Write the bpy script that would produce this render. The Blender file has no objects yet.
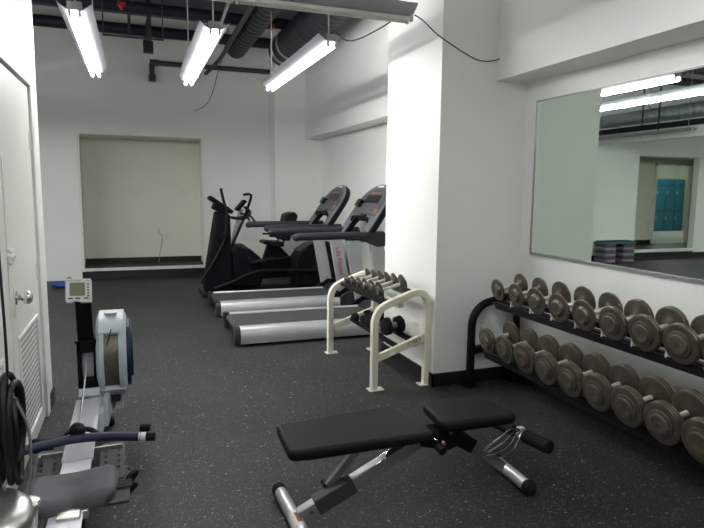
import bpy, bmesh, math, random
from mathutils import Vector, Matrix
random.seed(7)
PI = math.pi
scene = bpy.context.scene
C = scene.collection

# ------------------------------------------------------------------ materials
def mat(name, col, rough=.5, metal=0., spec=.5, noise=None, bump=None, emit=None, coat=0.):
    """noise=(scale, amount, colour2) mottles the colour; bump=(scale, strength)"""
    m = bpy.data.materials.new(name); m.use_nodes = True
    nt = m.node_tree; b = nt.nodes['Principled BSDF']
    b.inputs['Base Color'].default_value = (*col, 1)
    b.inputs['Roughness'].default_value = rough
    b.inputs['Metallic'].default_value = metal
    b.inputs['Specular IOR Level'].default_value = spec
    if coat: b.inputs['Coat Weight'].default_value = coat
    tc = nt.nodes.new('ShaderNodeTexCoord')
    n = nt.nodes.new('ShaderNodeTexNoise'); nt.links.new(tc.outputs['Object'], n.inputs['Vector'])
    sc, am, c2 = noise if noise else (6, .12, tuple(c*.86 for c in col))
    n.inputs['Scale'].default_value = sc; n.inputs['Detail'].default_value = 5
    r = nt.nodes.new('ShaderNodeValToRGB')
    r.color_ramp.elements[0].position = .5-am*2 if am < .25 else .2
    r.color_ramp.elements[1].position = .75
    r.color_ramp.elements[0].color = (*c2, 1); r.color_ramp.elements[1].color = (*col, 1)
    nt.links.new(n.outputs['Fac'], r.inputs['Fac']); nt.links.new(r.outputs['Color'], b.inputs['Base Color'])
    if bump:
        n2 = nt.nodes.new('ShaderNodeTexNoise'); n2.inputs['Scale'].default_value = bump[0]
        nt.links.new(tc.outputs['Object'], n2.inputs['Vector'])
        bp = nt.nodes.new('ShaderNodeBump'); bp.inputs['Strength'].default_value = bump[1]; bp.inputs['Distance'].default_value = .01
        nt.links.new(n2.outputs['Fac'], bp.inputs['Height']); nt.links.new(bp.outputs['Normal'], b.inputs['Normal'])
    if emit:
        b.inputs['Emission Color'].default_value = (*emit[0], 1); b.inputs['Emission Strength'].default_value = emit[1]
    return m

M = {}
M['wall'] = mat('wall paint', (.865, .872, .845), .5, noise=(1.2, .05, (.84, .847, .82)), bump=(14, .05))
M['niche'] = mat('niche paint', (.80, .82, .72), .5, noise=(1.5, .05, (.77, .79, .69)))
M['door'] = mat('door paint', (.80, .785, .75), .42, noise=(2.5, .05, (.77, .755, .715)))
M['trim'] = mat('trim paint', (.84, .825, .81), .4)
M['ceil'] = mat('ceiling deck', (.19, .19, .215), .8, noise=(3, .12, (.14, .14, .16)))
M['cove'] = mat('black cove base', (.010, .010, .012), .45)
M['pipe'] = mat('dark pipe', (.014, .012, .026), .5)
M['pipe2'] = mat('grey iron pipe', (.07, .07, .072), .55, .3)
M['duct'] = mat('black duct', (.012, .012, .018), .55)
M['galv'] = mat('galvanised steel', (.66, .70, .69), .38, .7, noise=(30, .2, (.40, .45, .45)))
M['red'] = mat('red valve', (.45, .03, .03), .5)
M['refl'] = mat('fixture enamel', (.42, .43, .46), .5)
M['refl_lit'] = mat('darkened lamp wing', (.15, .152, .165), .6, spec=.2)  # enamel colour darkened to offset the glare of lit tubes
M['tube_on'] = mat('lit fluorescent', (.9, .9, .9), .4, emit=((.985, 1.0, .965), 21.0))
M['tube_off'] = mat('unlit fluorescent', (.78, .78, .72), .3)
M['socket'] = mat('lamp holder', (.65, .65, .63), .5)
M['wire'] = mat('black cable', (.006, .006, .007), .5, spec=.3)
M['greycord'] = mat('grey cord', (.35, .35, .36), .5)
M['black'] = mat('black powder coat', (.005, .005, .007), .45, spec=.25)
M['blackpl'] = mat('black plastic', (.004, .004, .006), .6, spec=.14)
M['dgrey'] = mat('dark grey plastic', (.024, .026, .031), .5, spec=.3)
M['mgrey'] = mat('mid grey plastic', (.06, .064, .069), .5, spec=.3)
M['rubber'] = mat('black rubber', (.006, .006, .007), .7, spec=.2)
M['foam'] = mat('black foam', (.010, .010, .011), .85, spec=.2, bump=(250, .3))
M['vinyl'] = mat('charcoal vinyl', (.009, .009, .011), .5, spec=.16, noise=(4, .12, (.007, .007, .009)), bump=(160, .12))
M['silver'] = mat('silver paint', (.56, .58, .60), .36, .55)
M['silver2'] = mat('satin grey metal', (.34, .345, .355), .40, .6)
M['upright'] = mat('light grey upright', (.36, .39, .395), .42, .25)
M['beam'] = mat('bench beam grey', (.36, .36, .37), .35, .45)
M['gun'] = mat('gunmetal paint', (.20, .20, .205), .38, .3)
M['chrome'] = mat('chrome', (.78, .77, .75), .16, 1.0)
M['brush'] = mat('brushed aluminium', (.68, .67, .65), .32, .9, noise=(8, .2, (.58, .57, .55)), bump=(40, .04))
M['iron'] = mat('worn cast iron', (.155, .138, .107), .35, .6, noise=(22, .22, (.08, .071, .055)), bump=(60, .15))
M['ironhub'] = mat('iron hub', (.20, .18, .142), .36, .6, noise=(30, .22, (.08, .07, .055)))
M['rust'] = mat('rusty hub', (.13, .085, .06), .5, .4, noise=(35, .2, (.08, .065, .05)))
M['knurl'] = mat('steel handle', (.75, .73, .68), .3, .6)
M['smalliron'] = mat('small plate iron', (.085, .075, .058), .45, .5, noise=(40, .22, (.06, .055, .045)))
M['cream'] = mat('cream paint', (.80, .775, .65), .38, noise=(9, .10, (.74, .715, .59)))
M['belt'] = mat('running belt', (.050, .051, .051), .7, noise=(12, .12, (.038, .039, .040)))
M['erg'] = mat('pale blue grey shell', (.54, .60, .68), .38)
M['railw'] = mat('pale rail aluminium', (.66, .66, .73), .35, .2)
M['lcd'] = mat('green grey screen', (.21, .235, .13), .25)
M['monitor'] = mat('light grey monitor shell', (.70, .71, .71), .42)
M['mesh'] = mat('perforated flywheel guard', (.25, .225, .185), .45, .7, noise=(180, .25, (.07, .065, .055)))
M['seatgrey'] = mat('grey seat foam', (.090, .096, .104), .6, spec=.3, noise=(6, .12, (.078, .084, .091)), bump=(90, .1))
M['foot'] = mat('charcoal foot plate', (.11, .113, .115), .6)
M['navy'] = mat('navy grip', (.009, .016, .050), .5)
M['white'] = mat('white plastic', (.82, .81, .78), .4)
M['redtxt'] = mat('red lettering', (.38, .05, .07), .5)
M['blktxt'] = mat('black lettering', (.01, .01, .01), .5)
M['orange'] = mat('orange marking', (.26, .10, .055), .5)
M['stickerw'] = mat('white sticker', (.75, .72, .70), .5)
M['blue'] = mat('blue bag', (.01, .06, .32), .5)
M['teal'] = mat('teal locker paint', (.015, .13, .19), .4, noise=(4, .12, (.012, .11, .16)))
M['tealstep'] = mat('teal step top', (.03, .16, .16), .6)
M['stepplum'] = mat('plum riser', (.10, .05, .085), .6)
M['stepgrey'] = mat('grey riser', (.22, .21, .24), .6)
M['tile'] = mat('pale tile floor', (.6, .6, .57), .3)
M['console'] = mat('console grey', (.105, .112, .12), .5, spec=.3)
M['consoleface'] = mat('console face', (.060, .064, .070), .5, spec=.3)
M['slat_shade'] = mat('louvre slat shade', (.30, .29, .27), .7)  # grey that stands for the shade between slats
M['screen'] = mat('dark screen', (.006, .006, .008), .15)

def floor_mat():
    m = bpy.data.materials.new('speckled rubber floor'); m.use_nodes = True
    nt = m.node_tree; N = nt.nodes; L = nt.links; b = N['Principled BSDF']
    tc = N.new('ShaderNodeTexCoord')
    big = N.new('ShaderNodeTexNoise'); big.inputs['Scale'].default_value = 1.3; big.inputs['Detail'].default_value = 6; big.inputs['Roughness'].default_value = .65
    L.new(tc.outputs['Object'], big.inputs['Vector'])
    base = N.new('ShaderNodeValToRGB')
    base.color_ramp.elements[0].position = .32; base.color_ramp.elements[0].color = (.013, .013, .0145, 1)
    base.color_ramp.elements[1].position = .70; base.color_ramp.elements[1].color = (.029, .0285, .030, 1)
    L.new(big.outputs['Fac'], base.inputs['Fac'])
    cur = base.outputs['Color']
    for sc, thr, keep, col in ((70, .27, .56, (.15, .15, .145, 1)), (140, .30, .42, (.095, .095, .095, 1)), (32, .18, .79, (.27, .27, .26, 1))):
        # flecks are irregular: distort the lookup
        ns = N.new('ShaderNodeTexNoise'); ns.inputs['Scale'].default_value = sc*1.4; ns.inputs['Detail'].default_value = 1
        L.new(tc.outputs['Object'], ns.inputs['Vector'])
        mx = N.new('ShaderNodeMix'); mx.data_type = 'VECTOR'; mx.inputs['Factor'].default_value = .6/sc
        ad = N.new('ShaderNodeVectorMath'); ad.operation = 'MULTIPLY_ADD'
        L.new(ns.outputs['Color'], ad.inputs[0]); ad.inputs[1].default_value = (.9/sc, .9/sc, 0); L.new(tc.outputs['Object'], ad.inputs[2])
        v = N.new('ShaderNodeTexVoronoi'); v.inputs['Scale'].default_value = sc; L.new(ad.outputs[0], v.inputs['Vector'])
        lt = N.new('ShaderNodeMath'); lt.operation = 'LESS_THAN'; lt.inputs[1].default_value = thr; L.new(v.outputs['Distance'], lt.inputs[0])
        sp = N.new('ShaderNodeSeparateColor'); L.new(v.outputs['Color'], sp.inputs[0])
        gt = N.new('ShaderNodeMath'); gt.operation = 'GREATER_THAN'; gt.inputs[1].default_value = keep; L.new(sp.outputs[0], gt.inputs[0])
        mu = N.new('ShaderNodeMath'); mu.operation = 'MULTIPLY'; L.new(lt.outputs[0], mu.inputs[0]); L.new(gt.outputs[0], mu.inputs[1])
        mc = N.new('ShaderNodeMix'); mc.data_type = 'RGBA'; L.new(mu.outputs[0], mc.inputs['Factor'])
        L.new(cur, mc.inputs['A']); mc.inputs['B'].default_value = col
        cur = mc.outputs['Result']
        N.remove(mx)
    L.new(cur, b.inputs['Base Color'])
    b.inputs['Roughness'].default_value = .55; b.inputs['Specular IOR Level'].default_value = .32
    n2 = N.new('ShaderNodeTexNoise'); n2.inputs['Scale'].default_value = 220; L.new(tc.outputs['Object'], n2.inputs['Vector'])
    bp = N.new('ShaderNodeBump'); bp.inputs['Strength'].default_value = .25; bp.inputs['Distance'].default_value = .003
    L.new(n2.outputs['Fac'], bp.inputs['Height']); L.new(bp.outputs['Normal'], b.inputs['Normal'])
    return m
M['floor'] = floor_mat()
def mirror_mat():
    m = bpy.data.materials.new('mirror glass'); m.use_nodes = True
    b = m.node_tree.nodes['Principled BSDF']
    b.inputs['Base Color'].default_value = (.80, .90, .82, 1); b.inputs['Metallic'].default_value = 1; b.inputs['Roughness'].default_value = .012
    return m
M['mirror'] = mirror_mat()

# ------------------------------------------------------------------ mesh builder
def frame(d):
    d = Vector(d).normalized()
    a = Vector((0, 0, 1)) if abs(d.z) < .95 else Vector((0, 1, 0))
    u = a.cross(d).normalized(); return u, d.cross(u).normalized(), d
class B:
    def __init__(s): s.bm = bmesh.new()
    def box(s, lo, hi):
        x0, y0, z0 = lo; x1, y1, z1 = hi
        v = [s.bm.verts.new(p) for p in ((x0,y0,z0),(x1,y0,z0),(x1,y1,z0),(x0,y1,z0),(x0,y0,z1),(x1,y0,z1),(x1,y1,z1),(x0,y1,z1))]
        for f in ((0,3,2,1),(4,5,6,7),(0,1,5,4),(1,2,6,5),(2,3,7,6),(3,0,4,7)): s.bm.faces.new([v[i] for i in f])
        return s
    def hexa(s, pts):
        v = [s.bm.verts.new(p) for p in pts]
        for f in ((0,3,2,1),(4,5,6,7),(0,1,5,4),(1,2,6,5),(2,3,7,6),(3,0,4,7)): s.bm.faces.new([v[i] for i in f])
        return s
    def bar(s, p0, p1, w, h, up=(0,0,1)):
        """rectangular bar between two points; w across, h along up"""
        p0, p1 = Vector(p0), Vector(p1); d = (p1-p0).normalized(); up = Vector(up)
        a = d.cross(up).normalized(); b = a.cross(d).normalized()
        r = []
        for p in (p0, p1):
            for sa, sb in ((-1,-1),(1,-1),(1,1),(-1,1)): r.append(p+a*sa*w/2+b*sb*h/2)
        return s.hexa([r[i] for i in (0,1,2,3,4,5,6,7)])
    def rings(s, rings, closed=False, caps=True):
        vs = [[s.bm.verts.new(p) for p in r] for r in rings]; n = len(vs[0]); m = len(vs)
        for i in range(m if closed else m-1):
            a, b = vs[i], vs[(i+1) % m]
            for j in range(n): s.bm.faces.new((a[j], a[(j+1) % n], b[(j+1) % n], b[j]))
        if caps and not closed:
            s.bm.faces.new(vs[0][::-1]); s.bm.faces.new(vs[-1])
        return s
    def lathe(s, o, d, prof, n=24):
        """prof: list of (distance along d, radius)"""
        o = Vector(o); u, v, w = frame(d)
        return s.rings([[o+w*t+(u*math.cos(2*PI*k/n)+v*math.sin(2*PI*k/n))*max(r, 1e-4) for k in range(n)] for t, r in prof])
    def cyl(s, p0, p1, r, r2=None, n=16):
        p0, p1 = Vector(p0), Vector(p1)
        return s.lathe(p0, p1-p0, [(0, r), ((p1-p0).length, r if r2 is None else r2)], n)
    def ball(s, c, r, n=12, sz=(1,1,1)):
        return s.rings([[Vector(c)+Vector((math.cos(2*PI*k/(2*n))*math.sin(a)*sz[0], math.sin(2*PI*k/(2*n))*math.sin(a)*sz[1], -math.cos(a)*sz[2]))*r for k in range(2*n)] for a in [max(.02, min(PI-.02, PI*i/n)) for i in range(n+1)]])
    def tube(s, pts, r, n=10, smooth=6, closed=False, sec=None):
        """round (or, with sec=(w,h), rectangular) tube through points"""
        P = [Vector(p) for p in pts]
        if smooth and len(P) > 2:
            Q = []; m = len(P)
            for i in range(m if closed else m-1):
                g = (lambda k: P[k % m]) if closed else (lambda k: P[max(0, min(m-1, k))])
                a, b, c, d = g(i-1), g(i), g(i+1), g(i+2)
                for q in range(smooth):
                    t = q/smooth
                    Q.append(.5*((2*b)+(c-a)*t+(2*a-5*b+4*c-d)*t*t+(3*b-a-3*c+d)*t**3))
            if not closed: Q.append(P[-1])
            P = Q
        m = len(P); rg = []; prev = None
        for i in range(m):
            if closed: d = P[(i+1) % m]-P[i-1]
            else: d = P[min(m-1, i+1)]-P[max(0, i-1)]
            d.normalize()
            if prev is None: u, v, _ = frame(d)
            else:
                u = (prev-d*prev.dot(d)).normalized(); v = d.cross(u).normalized()
            prev = u
            if sec:
                w, h = sec[0]/2, sec[1]/2
                rg.append([P[i]+u*a*w+v*b*h for a, b in ((-1,-1),(1,-1),(1,1),(-1,1))])
            else: rg.append([P[i]+(u*math.cos(2*PI*k/n)+v*math.sin(2*PI*k/n))*r for k in range(n)])
        return s.rings(rg, closed)
    def prism(s, poly, fn, d0, d1):
        """extrude a 2-D outline; fn(a,b,d) -> point"""
        n = len(poly)
        lo = [s.bm.verts.new(fn(a, b, d0)) for a, b in poly]; hi = [s.bm.verts.new(fn(a, b, d1)) for a, b in poly]
        s.bm.faces.new(lo[::-1]); s.bm.faces.new(hi)
        for i in range(n): s.bm.faces.new((lo[i], lo[(i+1) % n], hi[(i+1) % n], hi[i]))
        return s
    def xz(s, poly, y0, y1): return s.prism(poly, lambda a, b, d: Vector((a, d, b)), y0, y1)
    def xy(s, poly, z0, z1): return s.prism(poly, lambda a, b, d: Vector((a, b, d)), z0, z1)
    def yz(s, poly, x0, x1): return s.prism(poly, lambda a, b, d: Vector((d, a, b)), x0, x1)
    def make(s, name, material, parent=None, bev=0, seg=2, sub=0, ang=40):
        bmesh.ops.recalc_face_normals(s.bm, faces=s.bm.faces[:])
        if parent is not None:
            off = Vector((0, 0, 0)); q = parent
            while q is not None: off += q.location; q = q.parent
            bmesh.ops.translate(s.bm, verts=s.bm.verts[:], vec=-off)
        me = bpy.data.meshes.new(name); s.bm.to_mesh(me); s.bm.free()
        me.polygons.foreach_set('use_smooth', [True]*len(me.polygons)); me.set_sharp_from_angle(angle=math.radians(ang))
        o = bpy.data.objects.new(name, me); C.objects.link(o); me.materials.append(material)
        if parent is not None: o.parent = parent
        if bev:
            md = o.modifiers.new('bevel', 'BEVEL'); md.width = bev; md.segments = seg; md.limit_method = 'ANGLE'; md.angle_limit = math.radians(35)
            md.harden_normals = False
        if sub:
            md = o.modifiers.new('sub', 'SUBSURF'); md.levels = sub; md.render_levels = sub
        return o
def each(b, name, material, parent, **kw):
    """every loose piece of b becomes an object of its own"""
    bm = b.bm; bm.verts.ensure_lookup_table(); seen = set(); out = []
    for v0 in list(bm.verts):
        if v0 in seen: continue
        st = [v0]; isl = []; seen.add(v0)
        while st:
            v = st.pop(); isl.append(v)
            for e in v.link_edges:
                w = e.other_vert(v)
                if w not in seen: seen.add(w); st.append(w)
        nb_ = B(); mp = {v: nb_.bm.verts.new(v.co) for v in isl}
        fs = set(f for v in isl for f in v.link_faces)
        for f in fs: nb_.bm.faces.new([mp[v] for v in f.verts])
        out.append(nb_.make(name, material, parent, **kw))
    bm.free()
    return out
def thing(name, label, cat, loc, group=None):
    o = bpy.data.objects.new(name, None); C.objects.link(o); o.location = loc; o.empty_display_size = .1
    o['label'] = label; o['category'] = cat
    if group: o['group'] = group
    return o
def tag(o, label, cat, group=None):
    o['label'] = label; o['category'] = cat
    if group: o['group'] = group
    return o
def struct(o): o['kind'] = 'structure'; return o
def rrect(x0, y0, x1, y1, r, n=5):
    p = []
    for cx, cy, a in ((x1-r, y1-r, 0), (x0+r, y1-r, 90), (x0+r, y0+r, 180), (x1-r, y0+r, 270)):
        for k in range(n+1):
            t = math.radians(a+90*k/n); p.append((cx+r*math.cos(t), cy+r*math.sin(t)))
    return p
def text(s, size, material, parent, mw, name='lettering', ext=.0006, bold=0):
    cu = bpy.data.curves.new(name, 'FONT'); cu.body = s; cu.size = size; cu.extrude = ext; cu.align_x = 'CENTER'; cu.align_y = 'CENTER'; cu.offset = bold
    t = bpy.data.objects.new('tmp', cu); C.objects.link(t)
    dg = bpy.context.evaluated_depsgraph_get()
    me = bpy.data.meshes.new_from_object(t.evaluated_get(dg)); bpy.data.objects.remove(t)
    me.transform(mw); me.materials.clear(); me.materials.append(material)
    off = Vector((0, 0, 0)); q = parent
    while q is not None: off += q.location; q = q.parent
    me.transform(Matrix.Translation(-off))
    o = bpy.data.objects.new(name, me); C.objects.link(o); o.parent = parent
    return o
def basis(o, ex, ey):
    ex = Vector(ex).normalized(); ey = Vector(ey); ey = (ey-ex*ey.dot(ex)).normalized(); ez = ex.cross(ey)
    m = Matrix.Identity(4)
    for i in range(3): m[i][0] = ex[i]; m[i][1] = ey[i]; m[i][2] = ez[i]; m[i][3] = o[i]
    return m

# ================================================================== the room
HC = 4.35      # ceiling deck
XL = -9.8
# floor
struct(B().box((XL, -3.6, -.12), (3.3, 10.7, 0)).make('floor', M['floor']))
struct(B().box((-13.8, -3.6, HC), (3.3, 17.2, HC+.12)).make('ceiling', M['ceil']))
# back wall with the two raised openings
bw = B()
bw.box((XL, 10.7, 0), (-7.05, 10.86, HC)); bw.box((-5.15, 10.7, 0), (-.87, 10.86, HC)); bw.box((1.15, 10.7, 0), (3.3, 10.86, HC))
for x0, x1 in ((-7.05, -5.15), (-.87, 1.15)):
    bw.box((x0, 10.7, 2.41), (x1, 10.86, HC)); bw.box((x0, 10.7, 0), (x1, 10.86, .14))
struct(bw.make('wall_back', M['wall']))
# central niche lining
nb = B()
nb.box((-.95, 11.48, .14), (1.23, 11.56, 2.5)); nb.box((-.95, 10.86, .14), (-.87, 11.48, 2.5)); nb.box((1.15, 10.86, .14), (1.23, 11.48, 2.5)); nb.box((-.87, 10.86, 2.41), (1.15, 11.48, 2.5))
struct(nb.make('wall_niche', M['niche']))
struct(B().box((-.87, 10.72, .14), (1.15, 11.48, .175)).make('floor_niche', M['floor']))
struct(B().box((-.89, 10.665, .145), (1.17, 10.72, .19)).make('trim_1', M['trim']))
struct(B().box((-.87, 11.465, .175), (1.15, 11.48, .27)).make('baseboard_niche', M['cove']))
tr = B()
for x0, x1 in ((-.87, -.83), (1.11, 1.15)): tr.box((x0, 10.69, .19), (x1, 10.74, 2.41))
struct(tr.make('trim_2', M['niche']))
# second opening and the passage with the lockers behind (seen only in the mirror)
hb = B()
hb.box((-5.15, 10.86, .14), (-5.05, 12.0, 2.6)); hb.box((-9.8, 10.86, 2.45), (-5.15, 12.0, 2.55))
hb.box((-7.1, 12.0, .14), (-5.05, 12.1, 2.6)); hb.box((-9.8, 12.0, .14), (-8.35, 12.1, 2.6)); hb.box((-8.35, 12.0, 2.3), (-7.1, 12.1, 2.6))
hb.box((-13.6, 16.9, .14), (-5.05, 17.0, 3.2)); hb.box((-9.9, 10.86, .14), (-9.8, 12.1, 3.2)); hb.box((-13.7, 12.0, .14), (-9.8, 12.1, 3.2)); hb.box((-13.7, 12.1, .14), (-13.6, 17, 3.2)); hb.box((-6.6, 12.1, .14), (-6.5, 16.9, 3.2))
hb.box((-13.6, 12.1, 3.0), (-6.5, 16.9, 3.1))
struct(hb.make('wall_passage', M['niche']))
struct(B().box((-9.8, 10.72, .14), (-5.15, 12.05, .2)).make('floor_passage', M['floor']))
struct(B().box((-13.6, 12.05, .14), (-6.5, 16.9, .2)).make('floor_locker_room', M['tile']))
struct(B().box((-7.07, 10.66, .15), (-5.13, 10.72, .215)).make('trim_3', M['trim']))
tr = B()
for x0, x1 in ((-8.41, -8.33), (-7.12, -7.04)): tr.box((x0, 11.97, .2), (x1, 12.02, 2.34))
tr.box((-8.41, 11.97, 2.28), (-7.04, 12.02, 2.36))
struct(tr.make('trim_4', M['trim']))
cb = B()
cb.box((-7.04, 11.985, .2), (-5.15, 12.0, .31)); cb.box((-9.8, 11.985, .2), (-8.41, 12.0, .31)); cb.box((-5.165, 10.86, .2), (-5.15, 12, .31))
struct(cb.make('baseboard_passage', M['cove']))
struct(B().box((XL-.12, -3.6, 0), (XL, 10.7, HC)).make('wall_left', M['wall']))
struct(B().box((XL, -3.72, 0), (3.3, -3.6, HC)).make('wall_front', M['wall']))
# baseboard of the back wall
bb = B()
for x0, x1, h in ((XL, -7.05, .11), (-7.05, -5.15, .135), (-5.15, -2.2, .11), (-.87, 1.15, .135), (1.15, 2.3, .11)): bb.box((x0, 10.685, 0), (x1, 10.7, h))
struct(bb.make('baseboard_back', M['cove']))
# pilaster at the back right corner
struct(B().box((2.31, 10.22, 0), (3.3, 10.7, HC)).make('wall_pilaster', M['wall']))
struct(B().box((2.30, 10.205, 0), (3.15, 10.22, .11)).box((2.295, 10.205, 0), (2.31, 10.7, .11)).make('baseboard_pilaster', M['cove']))
# right wall behind the machines: recessed below a deep beam
struct(B().box((3.15, 5.02, 0), (3.3, 10.22, 2.43)).box((2.85, 5.02, 2.43), (3.3, 10.22, HC)).make('wall_right', M['wall']))
struct(B().box((3.135, 5.02, 0), (3.15, 10.22, .11)).make('baseboard_right', M['cove']))
# square column
struct(B().box((2.18, 4.03, 0), (3.3, 5.03, HC)).make('wall_column', M['wall']))
cb = B().box((2.165, 4.015, 0), (2.18, 5.045, .105)).box((2.165, 4.015, 0), (2.95, 4.03, .105)).box((2.165, 5.03, 0), (3.15, 5.045, .105))
struct(cb.make('baseboard_column', M['cove']))
# mirror wall with beam over it
struct(B().box((2.95, -3.6, 0), (3.3, 4.03, 2.4)).box((2.66, -3.6, 2.4), (3.3, 4.03, HC)).make('wall_mirror', M['wall']))
struct(B().box((2.935, -3.6, 0), (2.95, 4.03, .105)).make('baseboard_mirror', M['cove']))
# wall with the double door on the left
DW = -.61
wl = B()
wl.box((-.77, -3.6, 0), (DW, 2.38, HC)); wl.box((-.77, 4.33, 0), (DW, 4.62, HC)); wl.box((-.77, 2.38, 2.19), (DW, 4.33, HC))
struct(wl.make('wall_door_side', M['trim']))
struct(B().box((DW, 4.42, 0), (DW+.012, 4.635, .10)).box((-.785, 4.62, 0), (DW+.012, 4.635, .10)).box((-.785, -3.6, 0), (-.77, 4.635, .1)).make('baseboard_door_side', M['cove']))
tr = B(); tr.box((DW-.02, 4.29, 0), (DW+.012, 4.40, 2.19)); tr.box((DW-.02, 2.28, 2.178), (DW+.012, 4.40, 2.24)); tr.box((DW-.02, 2.30, 0), (DW+.012, 2.40, 2.19))
struct(tr.make('trim_5', M['trim'], bev=.004))
def door(n, y0, y1, ly0, ly1, hinge_y, knob_y):
    x0, x1 = DW-.05, DW-.006
    d = B()
    # leaf with a real opening for the louvre
    lz0, lz1 = .13, .72
    d.box((x0, y0, .012), (x1, y1, lz0)); d.box((x0, y0, lz1), (x1, y1, 2.165)); d.box((x0, y0, lz0), (x1, ly0, lz1)); d.box((x0, ly1, lz0), (x1, y1, lz1))
    dr = struct(d.make('door_%d' % n, M['door']))
    f = B(); w = .022
    f.box((x1, ly0-w, lz0-w), (x1+.01, ly1+w, lz0)); f.box((x1, ly0-w, lz1), (x1+.01, ly1+w, lz1+w)); f.box((x1, ly0-w, lz0), (x1+.01, ly0, lz1)); f.box((x1, ly1, lz0), (x1+.01, ly1+w, lz1))
    f.make('louvre_frame', M['trim'], dr, bev=.003)
    k = 17; p = (lz1-lz0)/k
    lv = B().box((x0, ly0, lz0), (x1-.002, ly1, lz1)).make('louvre', M['door'], dr)
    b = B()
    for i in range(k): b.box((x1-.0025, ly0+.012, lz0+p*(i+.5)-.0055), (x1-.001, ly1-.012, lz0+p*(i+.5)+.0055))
    each(b, 'slat_shade_strip', M['slat_shade'], lv)  # strips on a flat panel, coloured as the shaded gaps between slats
    if hinge_y:
        for z in (.30, 1.0, 1.83):
            h = B().cyl((x1+.012, hinge_y, z-.06), (x1+.012, hinge_y, z+.06), .009, n=10)
            h.box((x1, hinge_y-.045, z-.055), (x1+.006, hinge_y+.03, z+.055)); h.make('hinge', M['trim'], dr)
    if knob_y:
        p = B().box((x1, knob_y-.05, .86), (x1+.004, knob_y-.01, 1.03)); p.make('latch_plate', M['white'], dr, bev=.002)
        kb = B().lathe((x1, knob_y, .96), (1, 0, 0), [(0, .038), (.006, .038), (.010, .018), (.03, .016), (.038, .028), (.052, .037), (.066, .036), (.078, .025), (.082, .006)], 24)
        kb.make('door_knob', M['chrome'], dr)
        dl = B().lathe((x1, knob_y-.1, 1.19), (1, 0, 0), [(0, .03), (.01, .03), (.014, .022), (.022, .02), (.024, .008)], 20)
        dl.box((x1+.02, knob_y-.115, 1.182), (x1+.034, knob_y-.085, 1.198))
        for q in range(7):
            dl.ball((x1+.006, knob_y-.1+.05*math.cos(q*.95), 1.19+.03*math.sin(q*.95)), .016, 5)
        dl.make('deadbolt', M['white'], dr)
    return dr
door(1, 3.375, 4.285, 3.53, 4.13, 4.285, 3.505)
door(2, 2.40, 3.345, 2.55, 3.08, None, None)
struct(B().box((DW-.10, 2.38, .0), (DW-.052, 4.33, 2.19)).make('trim_6', M['cove']))   # dark stop behind the leaves

# large wall mirror
mz0, mz1, my0, my1 = 1.07, 2.235, .35, 3.87
mr = tag(B().box((2.934, my0, mz0), (2.949, my1, mz1)).make('wall_mirror_glass', M['mirror']), 'large wall mirror in thin metal channel above the black dumbbell rack', 'mirror')
fr = B(); w = .009
fr.box((2.928, my0-w, mz0-w*1.6), (2.95, my1+w, mz0+.006)); fr.box((2.928, my0-w, mz1), (2.95, my1+w, mz1+w)); fr.box((2.928, my1, mz0), (2.95, my1+w, mz1)); fr.box((2.928, my0-w, mz0), (2.95, my0, mz1))
mr.name = 'wall_mirror_panel'
fr.make('mirror_frame', M['silver2'], mr)

# ================================================================== overhead: pipes, ducts, lights
def run(name, p0, p1, r, m, label, cat, extra=None):
    b = B().cyl(p0, p1, r, n=18)
    if extra: extra(b)
    return tag(b.make(name, m), label, cat)
run('ceiling_pipe', (XL, 10.1, 4.02), (2.84, 10.1, 3.96), .085, M['pipe'], 'thick black pipe under the ceiling nearest the back wall', 'pipe')
run('ceiling_pipe', (XL, 8.7, 3.95), (2.84, 8.7, 3.92), .075, M['pipe'], 'thick black pipe under the ceiling, nearer the camera of the two parallel ones', 'pipe')
run('ceiling_pipe', (XL, 7.2, 3.95), (2.84, 7.2, 3.95), .06, M['pipe'], 'black pipe crossing the ceiling above the middle of the long lamps', 'pipe')
b = B().tube([(2.31, 10.6, 3.60), (.5, 10.6, 3.60), (.36, 10.6, 3.60), (.33, 10.6, 3.56), (.33, 10.6, 3.36)], .042, 12, smooth=4)
b.cyl((.33, 10.6, 3.30), (.33, 10.6, 3.40), .058).cyl((.30, 10.6, 3.60), (.42, 10.6, 3.60), .052)
tag(b.make('drain_pipe', M['pipe2']), 'dark pipe along back wall that ends in a downturned elbow', 'pipe')
def clad(b):
    for y in (9.0, 9.35): b.cyl((1.98, y, 3.78), (1.98, y+.05, 3.78), .205, n=20)
def duct(x, z, r, y0, y1, label):
    b = B(); n = 24; pr = [(0, r*.75)]
    L = y1-y0; k = int(L/.16)
    for i in range(k): pr += [(L*i/k+.001, r), (L*(i+.92)/k, r), (L*(i+.94)/k, r*1.012), (L*(i+.98)/k, r*1.012)]
    pr += [(L, r), (L, r*.7)]
    b.lathe((x, y0, z), (0, 1, 0), pr, n)
    return tag(b.make('air_duct', M['duct']), label, 'duct')
duct(1.55, 3.72, .16, 5.4, 9.55, 'narrower black round duct running away under the ceiling, left one')
d1 = duct(2.28, 3.72, .23, 5.1, 9.5, 'wide black round duct running away under the ceiling, right one by the beam')
b = B()
for y in (8.9, 9.25): b.cyl((2.28, y, 3.72), (2.28, y+.05, 3.72), .245, n=24)
b.make('duct_band', M['galv'], d1)
for y in (6.0, 8.0): B().box((2.27, y, 3.94), (2.29, y+.03, HC)).make('duct_strap', M['galv'], d1)
tag(B().tube([(1.12, 9.9, 3.36), (1.28, 9.4, 3.50), (1.33, 8.4, 3.60), (1.33, 5.0, 3.66)], .03, 10).make('conduit_pipe', M['pipe2']), 'thin grey pipe slanting under the left black duct', 'pipe')
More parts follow.
